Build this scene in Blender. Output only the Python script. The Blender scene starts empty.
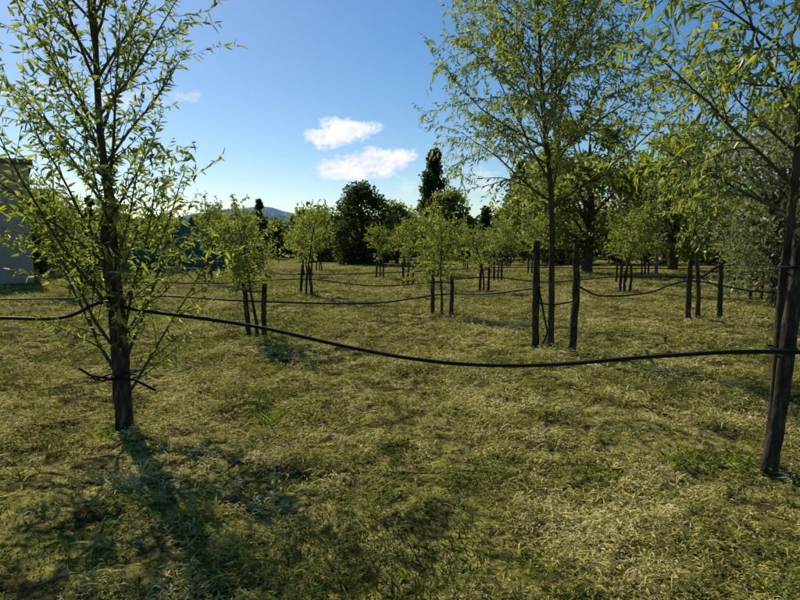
import bpy, math
import numpy as np
from mathutils import Vector
R = math.radians
scene = bpy.context.scene
rs = np.random.RandomState(7)

SUN_EL = 37.0
SHD = np.array([0.54, -0.84]); SHD /= np.linalg.norm(SHD)

# ---------------------------------------------------------------- helpers
def nrm(v):
    v = np.asarray(v, float)
    return v / (np.linalg.norm(v, axis=-1, keepdims=True) + 1e-9)

def vnoise(x, y, seed=0.0):
    xi = np.floor(x); yi = np.floor(y)
    fx = x - xi; fy = y - yi
    fx = fx*fx*(3-2*fx); fy = fy*fy*(3-2*fy)
    def h(a, b):
        s = np.sin(a*127.1 + b*311.7 + seed*74.7)*43758.5453
        return s - np.floor(s)
    return (h(xi,yi)*(1-fx)+h(xi+1,yi)*fx)*(1-fy) + (h(xi,yi+1)*(1-fx)+h(xi+1,yi+1)*fx)*fy

def H(x, y):
    x = np.asarray(x, float); y = np.asarray(y, float)
    h = 0.11*(vnoise(x*0.35, y*0.35, 1)-0.5) + 0.08*(vnoise(x*1.1, y*1.1, 2)-0.5)
    h = h + 0.065*(vnoise(x*2.7+y*0.6, y*2.7-x*0.6, 3)-0.5) + 0.04*(vnoise(x*6.3, y*6.3, 4)-0.5)
    return h

class MB:
    def __init__(s): s.v=[]; s.q=[]; s.m=[]; s.r=[]; s.sm=[]; s.n=0
    def add(s, v, q, mat=0, rnd=0.5, smooth=False):
        v = np.asarray(v, float).reshape(-1,3); q = np.asarray(q, int).reshape(-1,4)
        s.v.append(v); s.q.append(q+s.n); s.n += len(v)
        s.m.append(np.full(len(q), mat)); s.sm.append(np.full(len(q), smooth))
        s.r.append(np.full(len(q), rnd) if np.isscalar(rnd) else np.asarray(rnd, float))
    def mesh(s, name, mats):
        v=np.concatenate(s.v); q=np.concatenate(s.q)
        me=bpy.data.meshes.new(name)
        me.vertices.add(len(v)); me.vertices.foreach_set('co', v.astype(np.float32).ravel())
        me.loops.add(4*len(q)); me.loops.foreach_set('vertex_index', q.astype(np.int32).ravel())
        me.polygons.add(len(q)); me.polygons.foreach_set('loop_start', np.arange(len(q), dtype=np.int32)*4)
        me.polygons.foreach_set('material_index', np.concatenate(s.m).astype(np.int32))
        me.polygons.foreach_set('use_smooth', np.concatenate(s.sm).astype(bool))
        a=me.attributes.new('rnd','FLOAT','FACE'); a.data.foreach_set('value', np.concatenate(s.r).astype(np.float32))
        for m in mats: me.materials.append(m)
        me.update(calc_edges=True)
        return me
    def obj(s, name, mats, parent=None):
        o=bpy.data.objects.new(name, s.mesh(name, mats)); scene.collection.objects.link(o)
        if parent: o.parent=parent
        return o

def empty(name, loc=(0,0,0)):
    e=bpy.data.objects.new(name, None); e.location=loc; scene.collection.objects.link(e); return e

def tube(mb, pts, rad, n=6, mat=0, rough=0.0, rng=rs, smooth=True):
    pts=np.asarray(pts,float); m=len(pts); rad=np.broadcast_to(np.asarray(rad,float),(m,))
    t=np.gradient(pts,axis=0); t=nrm(t)
    ref=np.array([0.31,0.95,0.05]) if abs(t[0][2])>0.8 else np.array([0.05,0.1,1.0])
    a=nrm(np.cross(t,ref)); b=np.cross(t,a)
    ang=np.arange(n)*2*math.pi/n
    rr=rad[:,None]*(1+rough*rng.uniform(-1,1,(m,n)))
    V=pts[:,None,:]+rr[...,None]*(a[:,None,:]*np.cos(ang)[None,:,None]+b[:,None,:]*np.sin(ang)[None,:,None])
    i=np.arange(m-1)[:,None]; j=np.arange(n)[None,:]; j2=(j+1)%n
    q=np.stack([i*n+j, i*n+j2, (i+1)*n+j2, (i+1)*n+j],-1).reshape(-1,4)
    mb.add(V, q, mat, float(rng.uniform()), smooth)

def box(mb, lo, hi, mat=0):
    x0,y0,z0=lo; x1,y1,z1=hi
    v=[(x0,y0,z0),(x1,y0,z0),(x1,y1,z0),(x0,y1,z0),(x0,y0,z1),(x1,y0,z1),(x1,y1,z1),(x0,y1,z1)]
    q=[(3,2,1,0),(4,5,6,7),(0,1,5,4),(1,2,6,5),(2,3,7,6),(3,0,4,7)]
    mb.add(v,q,mat)

def leaves(mb, pos, d, L, W, mat, rng, simple=False):
    pos=np.asarray(pos,float); d=nrm(d); N=len(pos)
    if N==0: return
    L=np.broadcast_to(L,(N,))[:,None]; W=np.broadcast_to(W,(N,))[:,None]
    side=nrm(np.cross(d, rng.normal(size=(N,3)))); up=np.cross(side,d)
    rnd=rng.uniform(size=N)
    if simple:
        mid=pos+d*L*0.5
        V=np.stack([pos, mid-side*W/2, pos+d*L, mid+side*W/2],1)
        mb.add(V, np.arange(N*4).reshape(N,4), mat, rnd); return
    droop=np.array([0,0,-1.0])*L*rng.uniform(0.05,0.3,(N,1))
    p1=pos+d*L*0.3+up*W*0.25+droop*0.2; p2=pos+d*L*0.65+up*W*0.2+droop*0.5
    V=np.stack([pos, p1-side*W*0.5, p2-side*W*0.38, pos+d*L+droop, p2+side*W*0.38, p1+side*W*0.5],1)
    b=np.arange(N)[:,None]*6
    q=np.concatenate([b+np.array([[0,1,2,3]]), b+np.array([[0,3,4,5]])],0)
    mb.add(V,q,mat,np.concatenate([rnd,rnd]))

# ---------------------------------------------------------------- materials
def newmat(name):
    m=bpy.data.materials.new(name); m.use_nodes=True
    nt=m.node_tree; nt.nodes.clear()
    out=nt.nodes.new('ShaderNodeOutputMaterial')
    return m, nt, out
def ramp(nt, fac, stops):
    r=nt.nodes.new('ShaderNodeValToRGB'); e=r.color_ramp.elements
    while len(e)<len(stops): e.new(0.5)
    for k,(p,c) in enumerate(stops): e[k].position=p; e[k].color=(*c,1)
    nt.links.new(fac, r.inputs[0]); return r.outputs[0]
def noise(nt, scale, detail=4, vec=None, rough=0.55):
    n=nt.nodes.new('ShaderNodeTexNoise'); n.inputs['Scale'].default_value=scale
    n.inputs['Detail'].default_value=detail; n.inputs['Roughness'].default_value=rough
    if vec: nt.links.new(vec, n.inputs['Vector'])
    return n.outputs['Fac']

def leafmat(name, stops, trans=0.5, tmul=(2.2,2.2,1.2), gloss=0.06):
    m,nt,out=newmat(name)
    at=nt.nodes.new('ShaderNodeAttribute'); at.attribute_name='rnd'
    col=ramp(nt, at.outputs['Fac'], stops)
    mul=nt.nodes.new('ShaderNodeMix'); mul.data_type='RGBA'; mul.blend_type='MULTIPLY'
    mul.inputs[0].default_value=1; nt.links.new(col, mul.inputs[6]); mul.inputs[7].default_value=(*tmul,1)
    mul.clamp_result=False
    d=nt.nodes.new('ShaderNodeBsdfDiffuse'); nt.links.new(col,d.inputs[0])
    if trans>0:
        t=nt.nodes.new('ShaderNodeBsdfTranslucent'); nt.links.new(mul.outputs[2], t.inputs[0])
        mx=nt.nodes.new('ShaderNodeMixShader'); mx.inputs[0].default_value=trans
        nt.links.new(d.outputs[0],mx.inputs[1]); nt.links.new(t.outputs[0],mx.inputs[2]); s=mx.outputs[0]
    else: s=d.outputs[0]
    if gloss>0:
        g=nt.nodes.new('ShaderNodeBsdfGlossy'); g.inputs['Roughness'].default_value=0.45; g.inputs[0].default_value=(.8,.8,.8,1)
        mg=nt.nodes.new('ShaderNodeMixShader'); mg.inputs[0].default_value=gloss
        nt.links.new(s,mg.inputs[1]); nt.links.new(g.outputs[0],mg.inputs[2]); s=mg.outputs[0]
    nt.links.new(s, out.inputs[0]); return m

def roughmat(name, stops, scale=20, rough=0.9, bump=0.5, stretch=(1,1,1), spec=0.2):
    m,nt,out=newmat(name)
    tc=nt.nodes.new('ShaderNodeTexCoord'); mp=nt.nodes.new('ShaderNodeMapping')
    mp.inputs['Scale'].default_value=stretch; nt.links.new(tc.outputs['Object'], mp.inputs[0])
    n=noise(nt,scale,5,mp.outputs[0],0.65)
    col=ramp(nt,n,stops)
    b=nt.nodes.new('ShaderNodeBsdfPrincipled'); nt.links.new(col,b.inputs['Base Color'])
    b.inputs['Roughness'].default_value=rough; b.inputs['Specular IOR Level'].default_value=spec
    bp=nt.nodes.new('ShaderNodeBump'); bp.inputs['Strength'].default_value=bump; bp.inputs['Distance'].default_value=0.02
    nt.links.new(n,bp.inputs['Height']); nt.links.new(bp.outputs[0],b.inputs['Normal'])
    nt.links.new(b.outputs[0],out.inputs[0]); return m

M_bark=roughmat('bark',[(0.3,(0.025,0.019,0.013)),(0.7,(0.11,0.09,0.062))],25,0.95,0.8,(1,1,0.25),0.05)
M_twig=roughmat('twig_bark',[(0.3,(0.05,0.04,0.018)),(0.7,(0.11,0.09,0.04))],30,0.8,0.2,(1,1,1),0.1)
M_stake=roughmat('weathered_stake',[(0.3,(0.016,0.013,0.010)),(0.52,(0.05,0.04,0.03)),(0.72,(0.15,0.12,0.085))],28,0.95,1.0,(1,1,0.25),0.05)
M_hose=roughmat('black_plastic_hose',[(0.3,(0.006,0.006,0.006)),(0.7,(0.014,0.014,0.013))],15,0.6,0.1,(1,1,1),0.15)
M_tie=roughmat('tie_band',[(0.3,(0.01,0.012,0.01)),(0.7,(0.03,0.03,0.025))],15,0.8,0.1,(1,1,1),0.1)
M_willow=leafmat('willow_leaf',[(0,(0.034,0.061,0.010)),(0.35,(0.078,0.113,0.017)),(0.7,(0.117,0.148,0.022)),(1,(0.19,0.193,0.037))],0.55,(3.3,3.1,1.5))
M_leafmid=leafmat('young_tree_leaf',[(0,(0.04,0.066,0.012)),(0.4,(0.09,0.118,0.020)),(1,(0.18,0.184,0.036))],0.52,(3.2,3.05,1.5))
M_dark=leafmat('dark_foliage',[(0,(0.020,0.034,0.014)),(0.6,(0.045,0.07,0.022)),(1,(0.08,0.105,0.03))],0.4,(2.3,2.3,1.4),0.0)
M_far=leafmat('distant_foliage',[(0,(0.05,0.075,0.024)),(0.6,(0.105,0.13,0.038)),(1,(0.18,0.19,0.06))],0.5,(2.9,2.75,1.7),0.0)  # leaf colours lifted to put slight distance haze into the foliage
M_olive=leafmat('greyish_foliage',[(0,(0.07,0.085,0.04)),(0.6,(0.12,0.135,0.06)),(1,(0.18,0.185,0.09))],0.5,(2.2,2.1,1.3),0.04)
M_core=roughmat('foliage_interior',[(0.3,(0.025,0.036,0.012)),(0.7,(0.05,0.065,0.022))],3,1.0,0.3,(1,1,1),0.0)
M_blade=leafmat('grass_clippings',[(0,(0.04,0.062,0.012)),(0.2,(0.12,0.15,0.025)),(0.42,(0.32,0.30,0.065)),(0.66,(0.56,0.48,0.15)),(0.87,(0.74,0.65,0.33)),(0.92,(0.32,0.22,0.10)),(1,(0.22,0.15,0.08))],0.15,(1.4,1.38,0.8),0.0)
M_weed=leafmat('weed_leaf',[(0,(0.05,0.09,0.012)),(1,(0.12,0.17,0.022))],0.45,(2.4,2.3,1.2),0.0)

# ground material
M_ground,nt,out=newmat('mown_grass_ground')
tc=nt.nodes.new('ShaderNodeTexCoord')
n1=noise(nt,0.55,5,tc.outputs['Object'],0.72); n2=noise(nt,10,6,tc.outputs['Object'],0.8); n3=noise(nt,2.3,3,tc.outputs['Object'],0.7)
c1=ramp(nt,n1,[(0.34,(0.15,0.165,0.035)),(0.5,(0.36,0.33,0.09)),(0.64,(0.54,0.45,0.18))])
brn=ramp(nt,n3,[(0.50,(0,0,0)),(0.60,(1,1,1))])
mb0=nt.nodes.new('ShaderNodeMix'); mb0.data_type='RGBA'; nt.links.new(brn,mb0.inputs[0]); nt.links.new(c1,mb0.inputs[6]); mb0.inputs[7].default_value=(0.12,0.095,0.045,1)
c2=ramp(nt,n2,[(0.38,(0.12,0.12,0.10)),(0.5,(0.76,0.76,0.72)),(0.62,(1.35,1.3,1.2))])
mx=nt.nodes.new('ShaderNodeMix'); mx.data_type='RGBA'; mx.blend_type='MULTIPLY'; mx.inputs[0].default_value=1
nt.links.new(mb0.outputs[2],mx.inputs[6]); nt.links.new(c2,mx.inputs[7])
b=nt.nodes.new('ShaderNodeBsdfDiffuse'); nt.links.new(mx.outputs[2],b.inputs[0])
bp=nt.nodes.new('ShaderNodeBump'); bp.inputs['Strength'].default_value=0.9; bp.inputs['Distance'].default_value=0.07
nt.links.new(n2,bp.inputs['Height']); nt.links.new(bp.outputs[0],b.inputs['Normal']); nt.links.new(b.outputs[0],out.inputs[0])

# ---------------------------------------------------------------- ground
def axis(fine_lo, fine_hi, step, lo, hi):
    a=list(np.arange(fine_lo,fine_hi,step)); s=step; x=a[-1]
    while x<hi: s*=1.08; x+=s; a.append(x)
    s=step; x=a[0]
    while x>lo: s*=1.08; x-=s; a.insert(0,x)
    return np.array(a)
gx=axis(-6,6,0.05,-2500,2500); gy=axis(0.8,11,0.05,-400,4000)
X,Y=np.meshgrid(gx,gy)
Dd=np.sqrt(X**2+Y**2)
Z=H(X,Y)*np.clip(1.2-Dd/200,0,1)
mb=MB(); ny,nx=X.shape
i=np.arange(ny-1)[:,None]; j=np.arange(nx-1)[None,:]
q=np.stack([i*nx+j,i*nx+j+1,(i+1)*nx+j+1,(i+1)*nx+j],-1).reshape(-1,4)
mb.add(np.stack([X,Y,Z],-1),q,0,0.5,True)
mb.obj('ground',[M_ground])

# ---------------------------------------------------------------- grass clippings (one object)
def fbm(x,y,s):
    return 0.5*vnoise(x,y,s)+0.3*vnoise(x*2.1+3,y*2.1,s+1)+0.2*vnoise(x*4.3,y*4.3+5,s+2)
def clump(x,y):
    wx=x+0.35*(vnoise(x*1.7,y*1.7,51)-.5); wy=y+0.35*(vnoise(x*1.7,y*1.7,52)-.5)
    w=0.5+0.5*np.sin((wx*0.9+wy*0.28)*2.6+3*vnoise(x*0.6,y*0.6,11))
    return 0.30*fbm(wx*2.6,wy*2.6,5)+0.42*fbm(wx*6.0,wy*6.0,8)+0.16*vnoise(x*0.6,y*0.6,7)+0.12*w
def grass(N, seed, upright):
    rng=np.random.RandomState(seed)
    u=rng.uniform(size=N); d=(1.15+u*(math.sqrt(42)-1.15))**2
    a=rng.uniform(-0.72,0.72,N)
    x=d*np.sin(a); y=d*np.cos(a)
    c=clump(x,y)
    G=np.clip((3.7+1.2*(vnoise(x*0.7,y*0.7,33)-0.5)*2-y)*0.8,0,1)*np.clip(vnoise(x*1.3,y*1.3,34)*2.4-0.8,0,1)  # uncut green tufts; their dark colour also paints shade across the near band
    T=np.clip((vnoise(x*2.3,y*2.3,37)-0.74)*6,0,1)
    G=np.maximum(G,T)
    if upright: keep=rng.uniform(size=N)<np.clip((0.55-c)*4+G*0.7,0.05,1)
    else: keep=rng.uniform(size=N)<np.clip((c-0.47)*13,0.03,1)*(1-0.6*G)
    x,y,d,c,G=x[keep],y[keep],d[keep],c[keep],G[keep]; n=len(x)
    s=np.clip((d/3.0),1,20)**0.62
    phi=rng.uniform(0,2*math.pi,n)
    if upright:
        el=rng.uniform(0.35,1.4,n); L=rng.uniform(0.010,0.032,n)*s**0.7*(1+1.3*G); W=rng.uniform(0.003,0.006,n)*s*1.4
        z=H(x,y)-0.004
    else:
        el=rng.normal(0.06,0.26,n); L=rng.uniform(0.018,0.065,n)*s**0.6; W=rng.uniform(0.003,0.007,n)*s*1.45
        long=rng.uniform(size=n)<0.10; L=np.where(long,L*2.4,L)
        z=H(x,y)+0.004+np.clip(c-0.47,0,1)*0.50*rng.uniform(0,1,n)
    dr=np.stack([np.cos(phi)*np.cos(el),np.sin(phi)*np.cos(el),np.sin(el)],1)
    p=np.stack([x,y,z],1)
    side=nrm(np.cross(dr,np.array([0,0,1.0])+rng.normal(0,0.5,(n,3))))*W[:,None]
    mid=p+dr*L[:,None]*0.5+np.array([0,0,1.0])*(L*rng.uniform(-0.05,0.2,n))[:,None]+side*rng.normal(0,0.8,(n,1))
    tip=p+dr*L[:,None]; tip[:,2]-=L*rng.uniform(0,0.2,n)
    V=np.stack([p,mid-side*0.5,tip,mid+side*0.5],1)
    g=fbm(x*0.8,y*0.8,21)*0.5+fbm(x*3,y*3,24)*0.5
    g=np.clip((g-0.5)*2.8+0.5+(c-0.52)*1.2,0,1)
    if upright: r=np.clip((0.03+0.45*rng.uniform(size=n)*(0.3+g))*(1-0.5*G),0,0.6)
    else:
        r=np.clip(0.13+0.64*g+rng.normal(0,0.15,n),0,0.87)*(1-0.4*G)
        r=np.where(rng.uniform(size=n)<0.09,rng.uniform(0.92,1.0,n),r)
    return V,r
mb=MB()
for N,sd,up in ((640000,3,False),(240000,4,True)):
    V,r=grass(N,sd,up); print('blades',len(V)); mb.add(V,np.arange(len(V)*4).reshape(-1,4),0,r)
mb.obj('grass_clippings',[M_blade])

# ---------------------------------------------------------------- trees
def grow(mb, rng, p, d, L, r, lvl, P, LV):
    ns=P['seg'][lvl]; pts=[np.array(p,float)]; d=nrm(d); trop=P['trop'][lvl]; wob=P['wob'][lvl]
    for k in range(ns):
        d=nrm(d+rng.normal(size=3)*wob+np.array([0,0,1.0])*trop*(1 if trop>0 else (k+1)/ns*2))
        pts.append(pts[-1]+d*L/ns)
    pts=np.array(pts); tt=np.linspace(0,1,ns+1)
    rad=r*(1-tt*0.82)
    tube(mb,pts,rad,(10,5,4,3)[lvl],0 if lvl==0 else 1,0.12 if lvl==0 else 0,rng)
    def at(t):
        f=t*ns; i=min(int(f),ns-1); return pts[i]+(pts[i+1]-pts[i])*(f-i), nrm(pts[i+1]-pts[i])
    if lvl<len(P['n']):
        n=P['n'][lvl]
        for k in range(n):
            t=P['start'][lvl]+(0.98-P['start'][lvl])*((k+rng.uniform())/n)
            pos,dd=at(t)
            a=R(rng.uniform(*P['ang'][lvl])); 
            if lvl==0:
                az=k*2.4+rng.uniform(-.5,.5); perp=np.array([math.cos(az),math.sin(az),0.0])
                bias=P.get('bias')
                if bias is not None: perp=nrm(perp+np.array(bias))
            else: perp=nrm(np.cross(dd,rng.normal(size=3)))
            cd=dd*math.cos(a)+perp*math.sin(a)
            ln=P['len'][lvl](t,L)*rng.uniform(0.7,1.15)
            grow(mb,rng,pos,cd,ln,max(P.get('rmin',0.0022),min(r*(1-t*0.82)*0.6,ln*P.get('thick',0.011))),lvl+1,P,LV)
    if lvl>=P['leaf']:
        n=max(2,int(L*(1-P['bare'][lvl])/P['sp']))
        for k in range(n):
            t=P['bare'][lvl]+(1-P['bare'][lvl])*(k+rng.uniform())/n
            pos,dd=at(min(t,0.999))
            LV.append((pos,nrm(dd*0.75+nrm(rng.normal(size=3))*0.85+np.array([0,0,P['ld']]))))

def tree(mb, rng, base, P, lean=(0,0,1)):
    LV=[]
    grow(mb,rng,base,lean,P['H'],P['r'],0,P,LV)
    pos=np.array([a for a,_ in LV]); d=np.array([b for _,b in LV]); n=len(pos)
    L=rng.uniform(P['L'][0],P['L'][1],n)
    leaves(mb,pos,d,L,L*P['wr']*rng.uniform(0.8,1.2,n),2,rng,P.get('simple',False))
    return n

# left foreground tree
Pl=dict(H=5.3,r=0.046,seg=[14,8,5],trop=[0.03,0.05,0.02],wob=[0.025,0.07,0.12],n=[52,9],start=[0.05,0.12],
        ang=[(26,58),(25,55)],len=[lambda t,L:1.7*(1-0.38*t),lambda t,L:L*0.42],leaf=1,bare=[0,0.2,0.05],sp=0.027,
        L=(0.05,0.11),wr=0.25,ld=-0.15)
mb=MB(); rng=np.random.RandomState(19)
nl=tree(mb,rng,(-2.42,5.42,-0.05),Pl,(-0.03,0.0,1)); print('left leaves',nl)
LT=mb.obj('willow_tree',[M_bark,M_twig,M_willow])

# middle tree
Pm=dict(H=5.9,r=0.055,seg=[14,9,6,4],trop=[0.04,0.04,-0.03,-0.08],wob=[0.03,0.07,0.1,0.12],n=[36,11,4],start=[0.36,0.15,0.2],
        ang=[(30,72),(25,60),(25,60)],len=[lambda t,L:2.7*(1-0.45*t),lambda t,L:L*0.42,lambda t,L:L*0.5],leaf=2,bare=[0,0,0.1,0.05],sp=0.031,
        L=(0.055,0.10),wr=0.29,ld=-0.3)
mb=MB(); rng=np.random.RandomState(5)
print('mid leaves',tree(mb,rng,(2.28,9.35,-0.05),Pm,(0.0,0,1)))
mb.obj('willow_tree',[M_bark,M_twig,M_willow])

# right foreground tree
Pr=dict(Pm); Pr.update(H=5.0,r=0.038,n=[36,10,3],start=[0.34,0.12,0.2],trop=[0.02,0.0,-0.09,-0.14],bias=(-0.3,0.1,0),
        len=[lambda t,L:1.75*(1-0.4*t),lambda t,L:L*0.42,lambda t,L:L*0.5],ang=[(35,80),(25,55),(25,55)],sp=0.034,L=(0.05,0.095))
mb=MB(); rng=np.random.RandomState(21)
print('right leaves',tree(mb,rng,(2.68,4.42,-0.05),Pr,(0.07,0.0,1)))
mb.obj('willow_tree',[M_bark,M_twig,M_willow])
for (x,y,rz) in ((-7.1,6.0,1.3),(7.6,4.4,2.9)):
    o=bpy.data.objects.new('willow_tree',LT.data); scene.collection.objects.link(o)
    c,s_=math.cos(rz),math.sin(rz); bx,by=-2.42,5.42
    o.rotation_euler=(0,0,rz); o.location=(x-(c*bx-s_*by),y-(s_*bx+c*by),0)

# mid-ground young tree variants
variants=[]
for k in range(6):
    rk=np.random.RandomState(400+k)
    st=rk.uniform(0.28,0.45); spread=rk.uniform(0.42,0.6)
    P=dict(H=1.0,r=0.016,seg=[8,6,4],trop=[0.03,0.05,-0.02],wob=[0.07,0.10,0.14],n=[int(rk.uniform(15,24)),8],start=[st,0.1],
        ang=[(30,80),(25,65)],len=[lambda t,L,s=spread:s*(1-0.5*t),lambda t,L:L*0.48],leaf=1,bare=[0,0.2,0.05],sp=0.0082,
        L=(0.02,0.042),wr=0.40,ld=-0.2,thick=0.012,rmin=0.001)
    mb=MB(); rng=np.random.RandomState(40+k); n=tree(mb,rng,(0,0,0),P); print('variant leaves',n)
    variants.append(mb.mesh('young_tree_mesh',[M_bark,M_twig,M_leafmid]))
tree_list=[(-2.55,11.0,2.35,1.1),(-2.95,19.5,2.9,1.0),(-8.0,26,3.5,1.0),(0.95,14.1,2.3,1.0),(0.3,23.5,2.8,1.1),(4.4,28,2.8,1.1),
 (4.2,40,3.2,1.1),(7.6,21,2.9,1.2),(6.35,13.2,4.2,0.95),(-5.2,40,3,1.1),(-13.2,28,3.9,1.0),(-10.6,21,3.3,1.0),(9.6,27,3.2,1.2),(13,33,3.8,1.1),
 (2,33,2.9,1.2),(-1,31,2.7,1.2),(-4.6,31,3.0,1.1),(10.5,18.3,3.3,1.1),(15,25,3.9,1.1),(7.2,34,3.1,1.2),(0.4,45,3.2,1.2),(8,46,3.4,1.2),
 (12.5,42,3.6,1.2),(-9,37,3.4,1.2),(-14.5,37,3.6,1.2),(18.5,36,4,1.1),(2.9,21.5,2.3,1.2),(-7.8,17.0,2.6,0.9)]
def stake(mb,x,y,h,r=0.045,lean=(0,0),rng=rs):
    z0=float(H(x,y))-0.1; n=15
    t=np.linspace(0,1,n); pts=np.stack([x+lean[0]*t*h,y+lean[1]*t*h,z0+t*(h+0.1)],1)
    bow=rng.normal(0,0.012); pts[:,0]+=rng.normal(0,0.004,n)+bow*np.sin(t*math.pi)
    rad=r*(1.08-0.16*t)*(1+rng.normal(0,0.04,n)); pts=np.vstack([pts,pts[-1]+[0,0,0.006],pts[-1]+[0,0,0.009]]); rad=np.append(rad,[rad[-1]*0.75,0.0005])
    tube(mb,pts,rad,11,0,0.11,rng)
def ring(mb,x,y,z,rx,ry,r=0.008,mat=1,tilt=0.0):
    a=np.linspace(0,2*math.pi,17); tube(mb,np.stack([x+rx*np.cos(a),y+ry*np.sin(a),z+tilt*np.cos(a)+0.004*np.sin(3*a)],1),r,5,mat)
rngt=np.random.RandomState(77)
for k,(x,y,h,w) in enumerate(tree_list):
    o=bpy.data.objects.new('young_tree',variants[(k*5+k//6)%6]); scene.collection.objects.link(o)
    o.location=(x,y,float(H(x,y))-0.02); o.scale=(h*w*0.85,h*w*0.85,h*0.88); o.rotation_euler=(rngt.normal(0,0.03),rngt.normal(0,0.04),rngt.uniform(0,6.28))
    if k==8: continue
    mb=MB(); s=rngt.uniform(0.16,0.22); a=rngt.uniform(-0.5,0.5); hh=rngt.uniform(0.85,1.05)
    for sg in (-1,1):
        stake(mb,x+sg*s*math.cos(a),y+sg*s*math.sin(a),hh*rngt.uniform(0.92,1.06),0.045,(rngt.normal(0,0.05),0),rngt)
    zc=hh*0.78
    tube(mb,[(x-s*1.15,y-s*math.sin(a)*1.1-0.05,zc),(x,y-0.05,zc-0.01),(x+s*1.15,y+s*math.sin(a)*1.1-0.05,zc+0.01)],[0.018,0.018,0.018],6,0,0.1)
    mb.obj('tree_support_stakes',[M_stake,M_tie])

# left stake (beside trunk)
mb=MB(); stake(mb,-2.40,5.31,1.8,0.070,(-0.04,0.0))
ring(mb,-2.46,5.36,1.15,0.10,0.12); ring(mb,-2.5,5.36,1.62,0.10,0.12); ring(mb,-2.42,5.36,0.45,0.11,0.13)
mb.obj('tree_stake',[M_stake,M_tie])
mb=MB()
tube(mb,[(-2.72,5.2,0.56),(-2.6,5.17,0.50),(-2.42,5.19,0.47),(-2.25,5.2,0.46),(-2.08,5.2,0.37)],0.011,6,0)
tube(mb,[(-2.66,5.22,0.48),(-2.5,5.16,0.46),(-2.3,5.18,0.52),(-2.28,5.45,0.5),(-2.5,5.5,0.48),(-2.62,5.3,0.45)],0.009,6,0)
mb.obj('hose_loop',[M_hose])
# middle frame
mb=MB(); stake(mb,2.02,9.2,1.62,0.052); stake(mb,2.55,9.15,1.6,0.055,(0.02,0))
tube(mb,[(1.93,9.13,1.50),(2.3,9.11,1.52),(2.64,9.1,1.51)],[0.026]*3,7,0,0.12)
tube(mb,[(1.95,9.14,1.40),(2.3,9.12,1.385),(2.62,9.1,1.40)],[0.014]*3,6,0,0.1)
tube(mb,[(2.02,9.14,0.75),(2.3,9.28,0.70),(2.55,9.1,0.78)],[0.012]*3,6,1)
ring(mb,2.28,9.35,1.45,0.08,0.08)
tube(mb,[(2.05,9.15,0.95),(2.12,9.14,0.6),(2.2,9.2,0.3),(2.1,9.2,0.05)],[0.014]*4,6,1)
mb.obj('tree_support_stakes',[M_stake,M_tie])
# right-mid frame
mb=MB(); stake(mb,6.1,13.1,1.25,0.055); stake(mb,6.72,13.0,1.2,0.055,(-0.02,0)); 
tube(mb,[(6.3,12.95,0.95),(6.55,12.93,1.12),(6.75,12.92,1.25)],[0.03]*3,7,0,0.1)
mb.obj('tree_support_stakes',[M_stake,M_tie])
# right stake
mb=MB(); stake(mb,2.62,4.30,1.72,0.052,(0.085,0.0)); ring(mb,2.74,4.34,1.45,0.09,0.1); ring(mb,2.69,4.34,0.88,0.09,0.1)
mb.obj('tree_stake',[M_stake,M_tie])
mb=MB(); stake(mb,-7.2,5.9,1.7,0.06); mb.obj('tree_stake',[M_stake])
mb=MB(); stake(mb,7.5,4.2,1.7,0.06); mb.obj('tree_stake',[M_stake])

# hoses
def spline(pts,n=14):
    pts=np.array(pts,float); P=np.vstack([2*pts[0]-pts[1],pts,2*pts[-1]-pts[-2]]); o=[]
    for i in range(1,len(P)-2):
        for t in np.linspace(0,1,n,endpoint=False):
            a,b,c,d=P[i-1],P[i],P[i+1],P[i+2]
            o.append(0.5*((2*b)+(-a+c)*t+(2*a-5*b+4*c-d)*t*t+(-a+3*b-3*c+d)*t**3))
    o.append(P[-2]); return np.array(o)
def hose(pts,r=0.014):
    mb=MB(); s=spline(pts); tube(mb,s,r,8,0); mb.obj('irrigation_hose',[M_hose])
hose([(-7.2,5.85,1.05),(-5.2,5.65,0.96),(-3.6,5.45,0.96),(-2.9,5.3,0.98),(-2.5,5.2,1.12),(-2.2,5.18,1.06),(-1.25,5.15,0.93),(-0.4,5.0,0.77),(0.15,4.9,0.69),(0.65,4.85,0.655),(1.2,4.7,0.69),(1.9,4.45,0.80),(2.65,4.22,0.87),(4.5,4.2,0.80),(7.5,4.15,0.95)],0.015)
hose([(-8.2,12.5,0.5),(-5.5,11.6,0.62),(-4.2,11.2,0.68),(-2.6,10.85,0.62),(-0.6,12.6,0.42),(0.95,13.9,0.50),(1.6,11.5,0.7),(2.05,9.1,0.98)],0.016)
hose([(-7.8,17,0.6),(-5.2,18,0.5),(-2.95,19.3,0.55),(-0.5,19,0.35),(2.9,21.3,0.5),(5,21,0.35),(7.6,20.8,0.55),(10.5,18.2,0.6)],0.018)
hose([(2.6,9.1,1.0),(3.4,10.4,0.75),(4.8,12,0.68),(6.1,13.0,0.85),(7.6,13.0,0.62),(10,13.2,0.6),(13,13.3,0.8)],0.016)
hose([(-13.2,27.8,0.7),(-8,25.8,0.6),(-4,24.5,0.45),(0.3,23.3,0.6),(4.4,27.8,0.6),(9.6,26.8,0.6),(15,24.8,0.7)],0.02)

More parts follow.
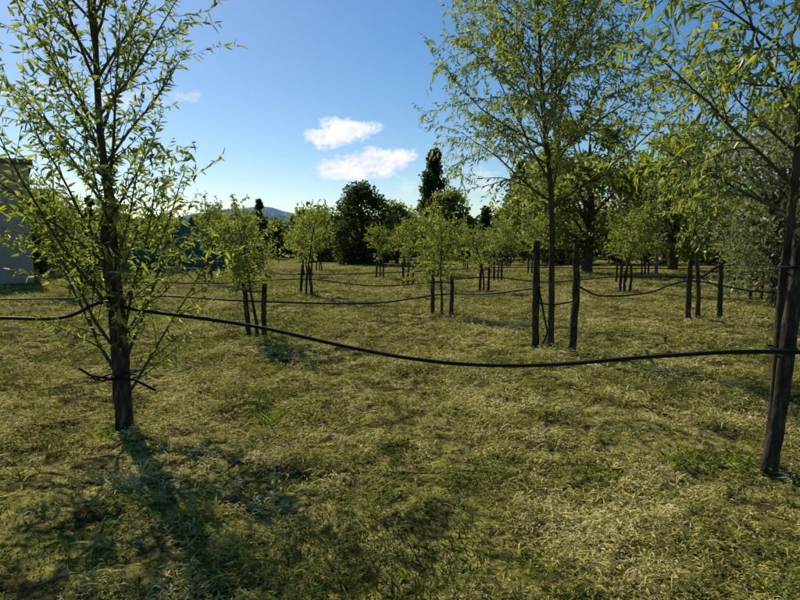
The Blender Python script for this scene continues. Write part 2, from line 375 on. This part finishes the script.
# weeds
def weed(x,y,n,hh,spread,seed):
    rng=np.random.RandomState(seed); mb=MB()
    a=rng.uniform(0,2*math.pi,n); rr=spread*np.sqrt(rng.uniform(size=n)); px=x+rr*np.cos(a); py=y+rr*np.sin(a)
    b=rng.uniform(0,2*math.pi,n); d=np.stack([np.cos(b),np.sin(b),rng.uniform(0.3,1.6,n)],1)
    leaves(mb,np.stack([px,py,H(px,py)],1),d,rng.uniform(0.4,1,n)*hh,rng.uniform(0.008,0.022,n),0,rng)
    mb.obj('weed_plant',[M_weed])
for k,(x,y,n,hh,s) in enumerate([(2.15,4.5,110,0.15,0.22),(1.5,3.9,70,0.12,0.3),(-1.15,5.4,34,0.26,0.06),(2.9,3.6,80,0.12,0.3),(-2.35,5.2,90,0.14,0.25),(2.6,4.4,80,0.14,0.2),(-1.6,3.4,80,0.10,0.35),(0.2,2.9,80,0.09,0.3),(-2.9,4.2,60,0.09,0.3),(1.6,2.8,90,0.11,0.35),(2.2,9.3,80,0.2,0.25),(-2.6,11,60,0.2,0.25)]):
    weed(x,y,n,hh,s,100+k)

# ---------------------------------------------------------------- large / distant foliage
def foliage(mb, rng, centers, radii, per, size, mat, elong=1.6, core=None):
    centers=np.asarray(centers,float); radii=np.asarray(radii,float); n=len(centers)
    idx=np.repeat(np.arange(n),per); N=len(idx)
    dv=nrm(rng.normal(size=(N,3))); rr=radii[idx]*(0.45+0.75*rng.uniform(size=N)**0.8)
    pos=centers[idx]+dv*rr[:,None]*np.array([1,1,0.8])
    pos[:,2]=np.maximum(pos[:,2],0.02)
    d=nrm(dv*0.6+rng.normal(size=(N,3))*0.8)
    L=size*rng.uniform(0.6,1.4,N); leaves(mb,pos,d,L,L/elong,mat,rng,True)
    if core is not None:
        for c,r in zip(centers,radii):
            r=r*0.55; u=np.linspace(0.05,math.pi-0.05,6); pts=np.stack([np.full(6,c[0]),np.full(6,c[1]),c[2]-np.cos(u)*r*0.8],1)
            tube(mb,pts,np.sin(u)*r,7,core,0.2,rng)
def bigtree(name, x,y,h,w,zb,nc,per,size,mat,seed,shape='round',core=True,cr=0.28,elong=1.8):
    rng=np.random.RandomState(seed); mb=MB()
    u=rng.uniform(size=nc)
    if shape=='cone':
        zz=zb+(h-zb)*u; rad=w/2*(1-u)**0.8*np.sqrt(rng.uniform(0.2,1,nc)); cr_=np.clip(w*0.22*(1-u*0.7),0.12,9)*rng.uniform(0.7,1.25,nc)
    elif shape=='column':
        zz=zb+(h-zb)*u; rad=w/2*0.5*np.sin(np.clip(u,0.03,0.97)*math.pi)**0.5*rng.uniform(0.3,1,nc); cr_=w*0.3*(1-0.6*u)
    else:
        zz=zb+(h-zb)*u; rad=w/2*np.sin(np.clip(0.12+u*0.86,0,1)*math.pi)**0.6*np.sqrt(rng.uniform(0.1,1,nc))*0.85; cr_=w*cr*0.5*rng.uniform(0.5,1.3,nc)
    az=rng.uniform(0,2*math.pi,nc)
    C=np.stack([x+rad*np.cos(az),y+rad*np.sin(az),zz-cr_*0.3],1)
    tube(mb,[(x,y,-0.1),(x+0.02*w,y,h*0.35),(x,y,h*0.7),(x,y,h*0.9)],[w*0.035+0.05,w*0.028+0.03,w*0.015,0.01],8,0,0.08,rng)
    for k in range(0,nc,max(1,nc//14)):
        s=np.array([x,y,max(zb*0.7,C[k][2]*0.55)]); tube(mb,[s,(s+C[k])/2+[0,0,0.1*w*0.3],C[k]],[w*0.014+.01,w*0.009+.006,0.006],5,0,0.0,rng)
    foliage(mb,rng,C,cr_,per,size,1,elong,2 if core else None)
    mb.obj(name,[M_bark,mat,M_core])

bigtree('olive_tree',10.3,17.0,5.5,4.8,0.9,55,240,0.13,M_olive,1,cr=0.34,core=False,elong=2.6)
bigtree('broadleaf_tree',10.8,36,9.3,7.0,1.6,54,170,0.27,M_far,2,cr=0.28,core=False)
bigtree('broadleaf_tree',17.5,40,9.2,7.5,1.4,54,170,0.29,M_far,3,cr=0.28,core=False)
bigtree('broadleaf_tree',25,40,11,9,1.5,55,170,0.32,M_far,4,cr=0.32,core=False)
bigtree('broadleaf_tree',13.5,58,9.5,9,1.5,50,160,0.38,M_far,24,cr=0.32,core=False)
bigtree('broadleaf_tree',-3.2,52,6.4,6.0,0.3,60,170,0.27,M_dark,5,cr=0.28,core=False)
bigtree('broadleaf_tree',-0.3,57,5.2,4.5,0.3,40,170,0.28,M_far,6,cr=0.32,core=False)
bigtree('conifer_tree',4.6,85,14.4,6.5,1,70,150,0.42,M_dark,7,'cone')
bigtree('conifer_tree',16.0,82,12.2,7.5,1,70,150,0.42,M_dark,8,'cone')
bigtree('broadleaf_tree',5.8,70,7.4,7,1,40,170,0.35,M_far,9,cr=0.34,core=False)
bigtree('cypress_tree',-12.6,25.5,3.6,0.75,0.2,30,180,0.12,M_dark,10,'column')
bigtree('cypress_tree',-17.5,78,7.5,1.5,0.3,30,150,0.3,M_dark,11,'column')
bigtree('cypress_tree',8.2,60,5.2,1.6,0.3,30,150,0.25,M_dark,13,'column')
bigtree('broadleaf_tree',-19.5,34,4.6,4.5,0.8,45,150,0.24,M_far,14,cr=0.36,core=False)
bigtree('broadleaf_tree',-8,62,5.0,6,0.5,40,150,0.32,M_far,15,cr=0.34,core=False)
# distant treeline, one object
rng=np.random.RandomState(31); mb=MB(); C=[];Rr=[]
for k in range(300):
    x=rng.uniform(-85,95); y=rng.uniform(66,96)+abs(x)*0.05
    hh=(2.6+3.0*vnoise(np.array(x*0.09),np.array(0.0),41)+1.8*vnoise(np.array(x*0.4),np.array(3.0),42))
    if x>14: hh+=1.5
    if -30<x<-16: hh-=1.0
    for z in (0.9,hh*0.5,hh*0.8):
        C.append((x+rng.normal(0,0.5),y,z)); Rr.append(rng.uniform(0.8,1.9))
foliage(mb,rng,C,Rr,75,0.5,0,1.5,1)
mb.obj('distant_treeline',[M_far,M_core])
# near hedge on the right
rng=np.random.RandomState(32); mb=MB(); C=[];Rr=[]
for k in range(130):
    x=rng.uniform(7,44); y=52+rng.uniform(-1.5,2.5)-0.05*x
    C.append((x,y,rng.uniform(0.3,2.6))); Rr.append(rng.uniform(0.7,1.2))
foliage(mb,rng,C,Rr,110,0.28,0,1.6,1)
mb.obj('hedge',[M_leafmid,M_core])

# hills
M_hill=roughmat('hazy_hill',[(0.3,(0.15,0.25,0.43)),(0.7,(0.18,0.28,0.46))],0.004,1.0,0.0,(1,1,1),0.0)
mb=MB(); xs=np.linspace(-2600,2400,160); 
prof=80+70*vnoise(xs*0.0022,xs*0,61)+30*vnoise(xs*0.008,xs*0,62)+8*vnoise(xs*0.03,xs*0,63)+105*np.exp(-((xs+850)/330)**2)+60*np.exp(-((xs+1450)/300)**2)
V=[];rows=6
for r_ in range(rows):
    f=r_/(rows-1); V.append(np.stack([xs,3000+f*500+0*xs,prof*math.sin(f*math.pi/2)-5],1))
V=np.array(V); n=len(xs); i=np.arange(rows-1)[:,None]; j=np.arange(n-1)[None,:]
mb.add(V,np.stack([i*n+j,i*n+j+1,(i+1)*n+j+1,(i+1)*n+j],-1).reshape(-1,4),0,0.5,True)
mb.obj('hills',[M_hill])

# ---------------------------------------------------------------- house, fence, pole
M_wall=roughmat('beige_render',[(0.3,(0.30,0.26,0.21)),(0.7,(0.38,0.33,0.27))],2.5,0.9,0.1)
M_roof=roughmat('roof_edge',[(0.3,(0.08,0.07,0.06)),(0.7,(0.14,0.12,0.11))],4,0.8,0.1)
M_glass=roughmat('window_glass',[(0.3,(0.02,0.025,0.03)),(0.7,(0.03,0.035,0.04))],1,0.1,0.0,(1,1,1),0.5)
e=empty('house',(-15.3,26,0)); e.rotation_euler=(0,0,R(32))
mb=MB(); box(mb,(-12,0,-0.1),(0,9,4.9)); mb.obj('walls',[M_wall],e)
mb=MB(); box(mb,(-12.3,-0.3,4.9),(0.15,9.3,5.08)); mb.obj('roof',[M_roof],e)
mb=MB(); box(mb,(-3.6,-0.06,1.1),(-2.4,0.002,2.5)); box(mb,(-7.6,-0.06,1.1),(-6.4,0.002,2.5)); mb.obj('window',[M_glass],e)
mb=MB(); box(mb,(-3.7,-0.1,1.0),(-2.3,0.003,1.098)); box(mb,(-7.7,-0.1,1.0),(-6.3,0.003,1.098)); mb.obj('window_sill',[M_roof],e)
M_net=roughmat('shade_netting',[(0.3,(0.045,0.115,0.09)),(0.7,(0.08,0.18,0.145))],1.6,0.8,0.2,(1,1,0.4),0.0)
M_post=roughmat('fence_post',[(0.3,(0.10,0.10,0.09)),(0.7,(0.2,0.2,0.18))],12,0.8,0.2)
e=empty('netting_fence')
mb=MB(); xs=np.linspace(-29,-9.2,120); zs=np.linspace(0.03,2.9,12); XX,ZZ=np.meshgrid(xs,zs)
YY=39+0.10*np.sin(XX*2*math.pi/2.2)+0.12*(vnoise(XX*1.3,ZZ*1.3,71)-.5); ZZ=ZZ+ (ZZ/2.7)*0.12*(vnoise(XX*0.9,XX*0,72)-0.5-0.5*np.abs(np.sin(XX*math.pi/2.2)))
n=120; i=np.arange(11)[:,None]; j=np.arange(n-1)[None,:]
mb.add(np.stack([XX,YY,ZZ],-1),np.stack([i*n+j,i*n+j+1,(i+1)*n+j+1,(i+1)*n+j],-1).reshape(-1,4),0,0.5,True); mb.obj('netting',[M_net],e)
mb=MB()
for x in np.arange(-29,-9,2.2): tube(mb,[(x,38.8,-0.1),(x,38.8,3.0),(x,38.8,3.01)],[0.05,0.05,0.001],8)
mb.obj('posts',[M_post],e)
mb=MB(); tube(mb,[(14.2,34.5,-0.1),(14.25,34.5,4.2),(14.25,34.5,4.22)],[0.1,0.08,0.001],10); box(mb,(13.9,34.46,3.9),(14.6,34.54,4.0)); mb.obj('utility_pole',[M_post])

# ---------------------------------------------------------------- world with clouds
w=bpy.data.worlds.new('World'); scene.world=w; w.use_nodes=True; nt=w.node_tree; nt.nodes.clear()
out=nt.nodes.new('ShaderNodeOutputWorld'); bg=nt.nodes.new('ShaderNodeBackground')
sky=nt.nodes.new('ShaderNodeTexSky'); sky.sky_type='NISHITA'; sky.sun_disc=False
sky.sun_elevation=R(SUN_EL); sky.sun_rotation=math.atan2(-SHD[0],-SHD[1]); sky.air_density=1.0; sky.dust_density=0.3; sky.ozone_density=2.6
hs=nt.nodes.new('ShaderNodeHueSaturation'); hs.inputs['Saturation'].default_value=1.3; hs.inputs['Value'].default_value=0.95
nt.links.new(sky.outputs[0],hs.inputs['Color'])
bg.inputs[1].default_value=0.108
def mth(op,*a,clamp=False):
    n=nt.nodes.new('ShaderNodeMath'); n.operation=op; n.use_clamp=clamp
    for k,x in enumerate(a):
        if isinstance(x,(int,float)): n.inputs[k].default_value=x
        else: nt.links.new(x,n.inputs[k])
    return n.outputs[0]
tc=nt.nodes.new('ShaderNodeTexCoord'); sp=nt.nodes.new('ShaderNodeSeparateXYZ'); nt.links.new(tc.outputs['Generated'],sp.inputs[0])
yy=mth('MAXIMUM',sp.outputs[1],0.01); u=mth('DIVIDE',sp.outputs[0],yy); v=mth('DIVIDE',sp.outputs[2],yy)
cb=nt.nodes.new('ShaderNodeCombineXYZ'); nt.links.new(u,cb.inputs[0]); nt.links.new(mth('MULTIPLY',v,1.4),cb.inputs[1])
n1=noise(nt,26,7,cb.outputs[0],0.68); n2=noise(nt,24,3,cb.outputs[0],0.6)
def P2(px,py):
    return (px-400)/622, math.tan(math.atan((300-py)/622)-R(5.05))
mask=None
for (px,py,a,bb,st) in [(326,138,20,11,1.0),(345,131,28,13,1.0),(362,128,18,9,1.0),(343,170,32,11,1.0),(374,163,37,14,1.0),(398,156,19,9,1.0),(412,186,22,10,0.5),(470,183,44,16,0.6),(55,92,60,16,0.65),(130,100,60,14,0.55),(60,186,50,14,0.55),(190,97,26,9,0.5)]:
    u0,v0=P2(px,py)
    dx=mth('MULTIPLY',mth('SUBTRACT',u,u0),622/a); dy=mth('MULTIPLY',mth('SUBTRACT',v,v0),622/bb)
    r2=mth('ADD',mth('MULTIPLY',dx,dx),mth('MULTIPLY',dy,dy))
    val=mth('ADD',mth('SUBTRACT',1.2 if st==1.0 else 0.55,r2),mth('MULTIPLY',mth('SUBTRACT',n1,0.5),4.6))
    m_=mth('MULTIPLY',mth('MULTIPLY',val,1.1,clamp=True),st)
    lim=mth('MULTIPLY',mth('SUBTRACT',2.2,r2),0.9,clamp=True); m_=mth('MULTIPLY',m_,lim)
    mask=m_ if mask is None else mth('MAXIMUM',mask,m_)
mask=mth('MULTIPLY',mask,mth('GREATER_THAN',sp.outputs[1],0.05))
cr=nt.nodes.new('ShaderNodeMapRange'); cr.inputs[1].default_value=0.35; cr.inputs[2].default_value=0.6; nt.links.new(n2,cr.inputs[0])
ccol=nt.nodes.new('ShaderNodeMix'); ccol.data_type='RGBA'; nt.links.new(cr.outputs[0],ccol.inputs[0]); ccol.inputs[6].default_value=(7.2,7.7,8.6,1); ccol.inputs[7].default_value=(9.8,9.8,9.9,1)
mx=nt.nodes.new('ShaderNodeMix'); mx.data_type='RGBA'; nt.links.new(mask,mx.inputs[0]); nt.links.new(hs.outputs[0],mx.inputs[6]); nt.links.new(ccol.outputs[2],mx.inputs[7])
nt.links.new(mx.outputs[2],bg.inputs[0]); nt.links.new(bg.outputs[0],out.inputs[0])

# ---------------------------------------------------------------- sun + camera
ld=bpy.data.lights.new('sun','SUN'); ld.energy=5.0; ld.angle=R(0.5); ld.color=(1,0.94,0.80)
so=bpy.data.objects.new('sun',ld); scene.collection.objects.link(so)
dv=Vector((SHD[0]*math.cos(R(SUN_EL)),SHD[1]*math.cos(R(SUN_EL)),-math.sin(R(SUN_EL))))
so.rotation_euler=dv.to_track_quat('-Z','Y').to_euler()
cd=bpy.data.cameras.new('camera'); cd.lens=28; cd.sensor_width=36; cd.clip_end=9000; cd.clip_start=0.05
co=bpy.data.objects.new('camera',cd); scene.collection.objects.link(co); co.location=(0,0,1.6); co.rotation_euler=(R(90-5.05),0,0)
scene.camera=co
scene.view_settings.view_transform='Standard'; scene.view_settings.look='None'; scene.view_settings.exposure=0
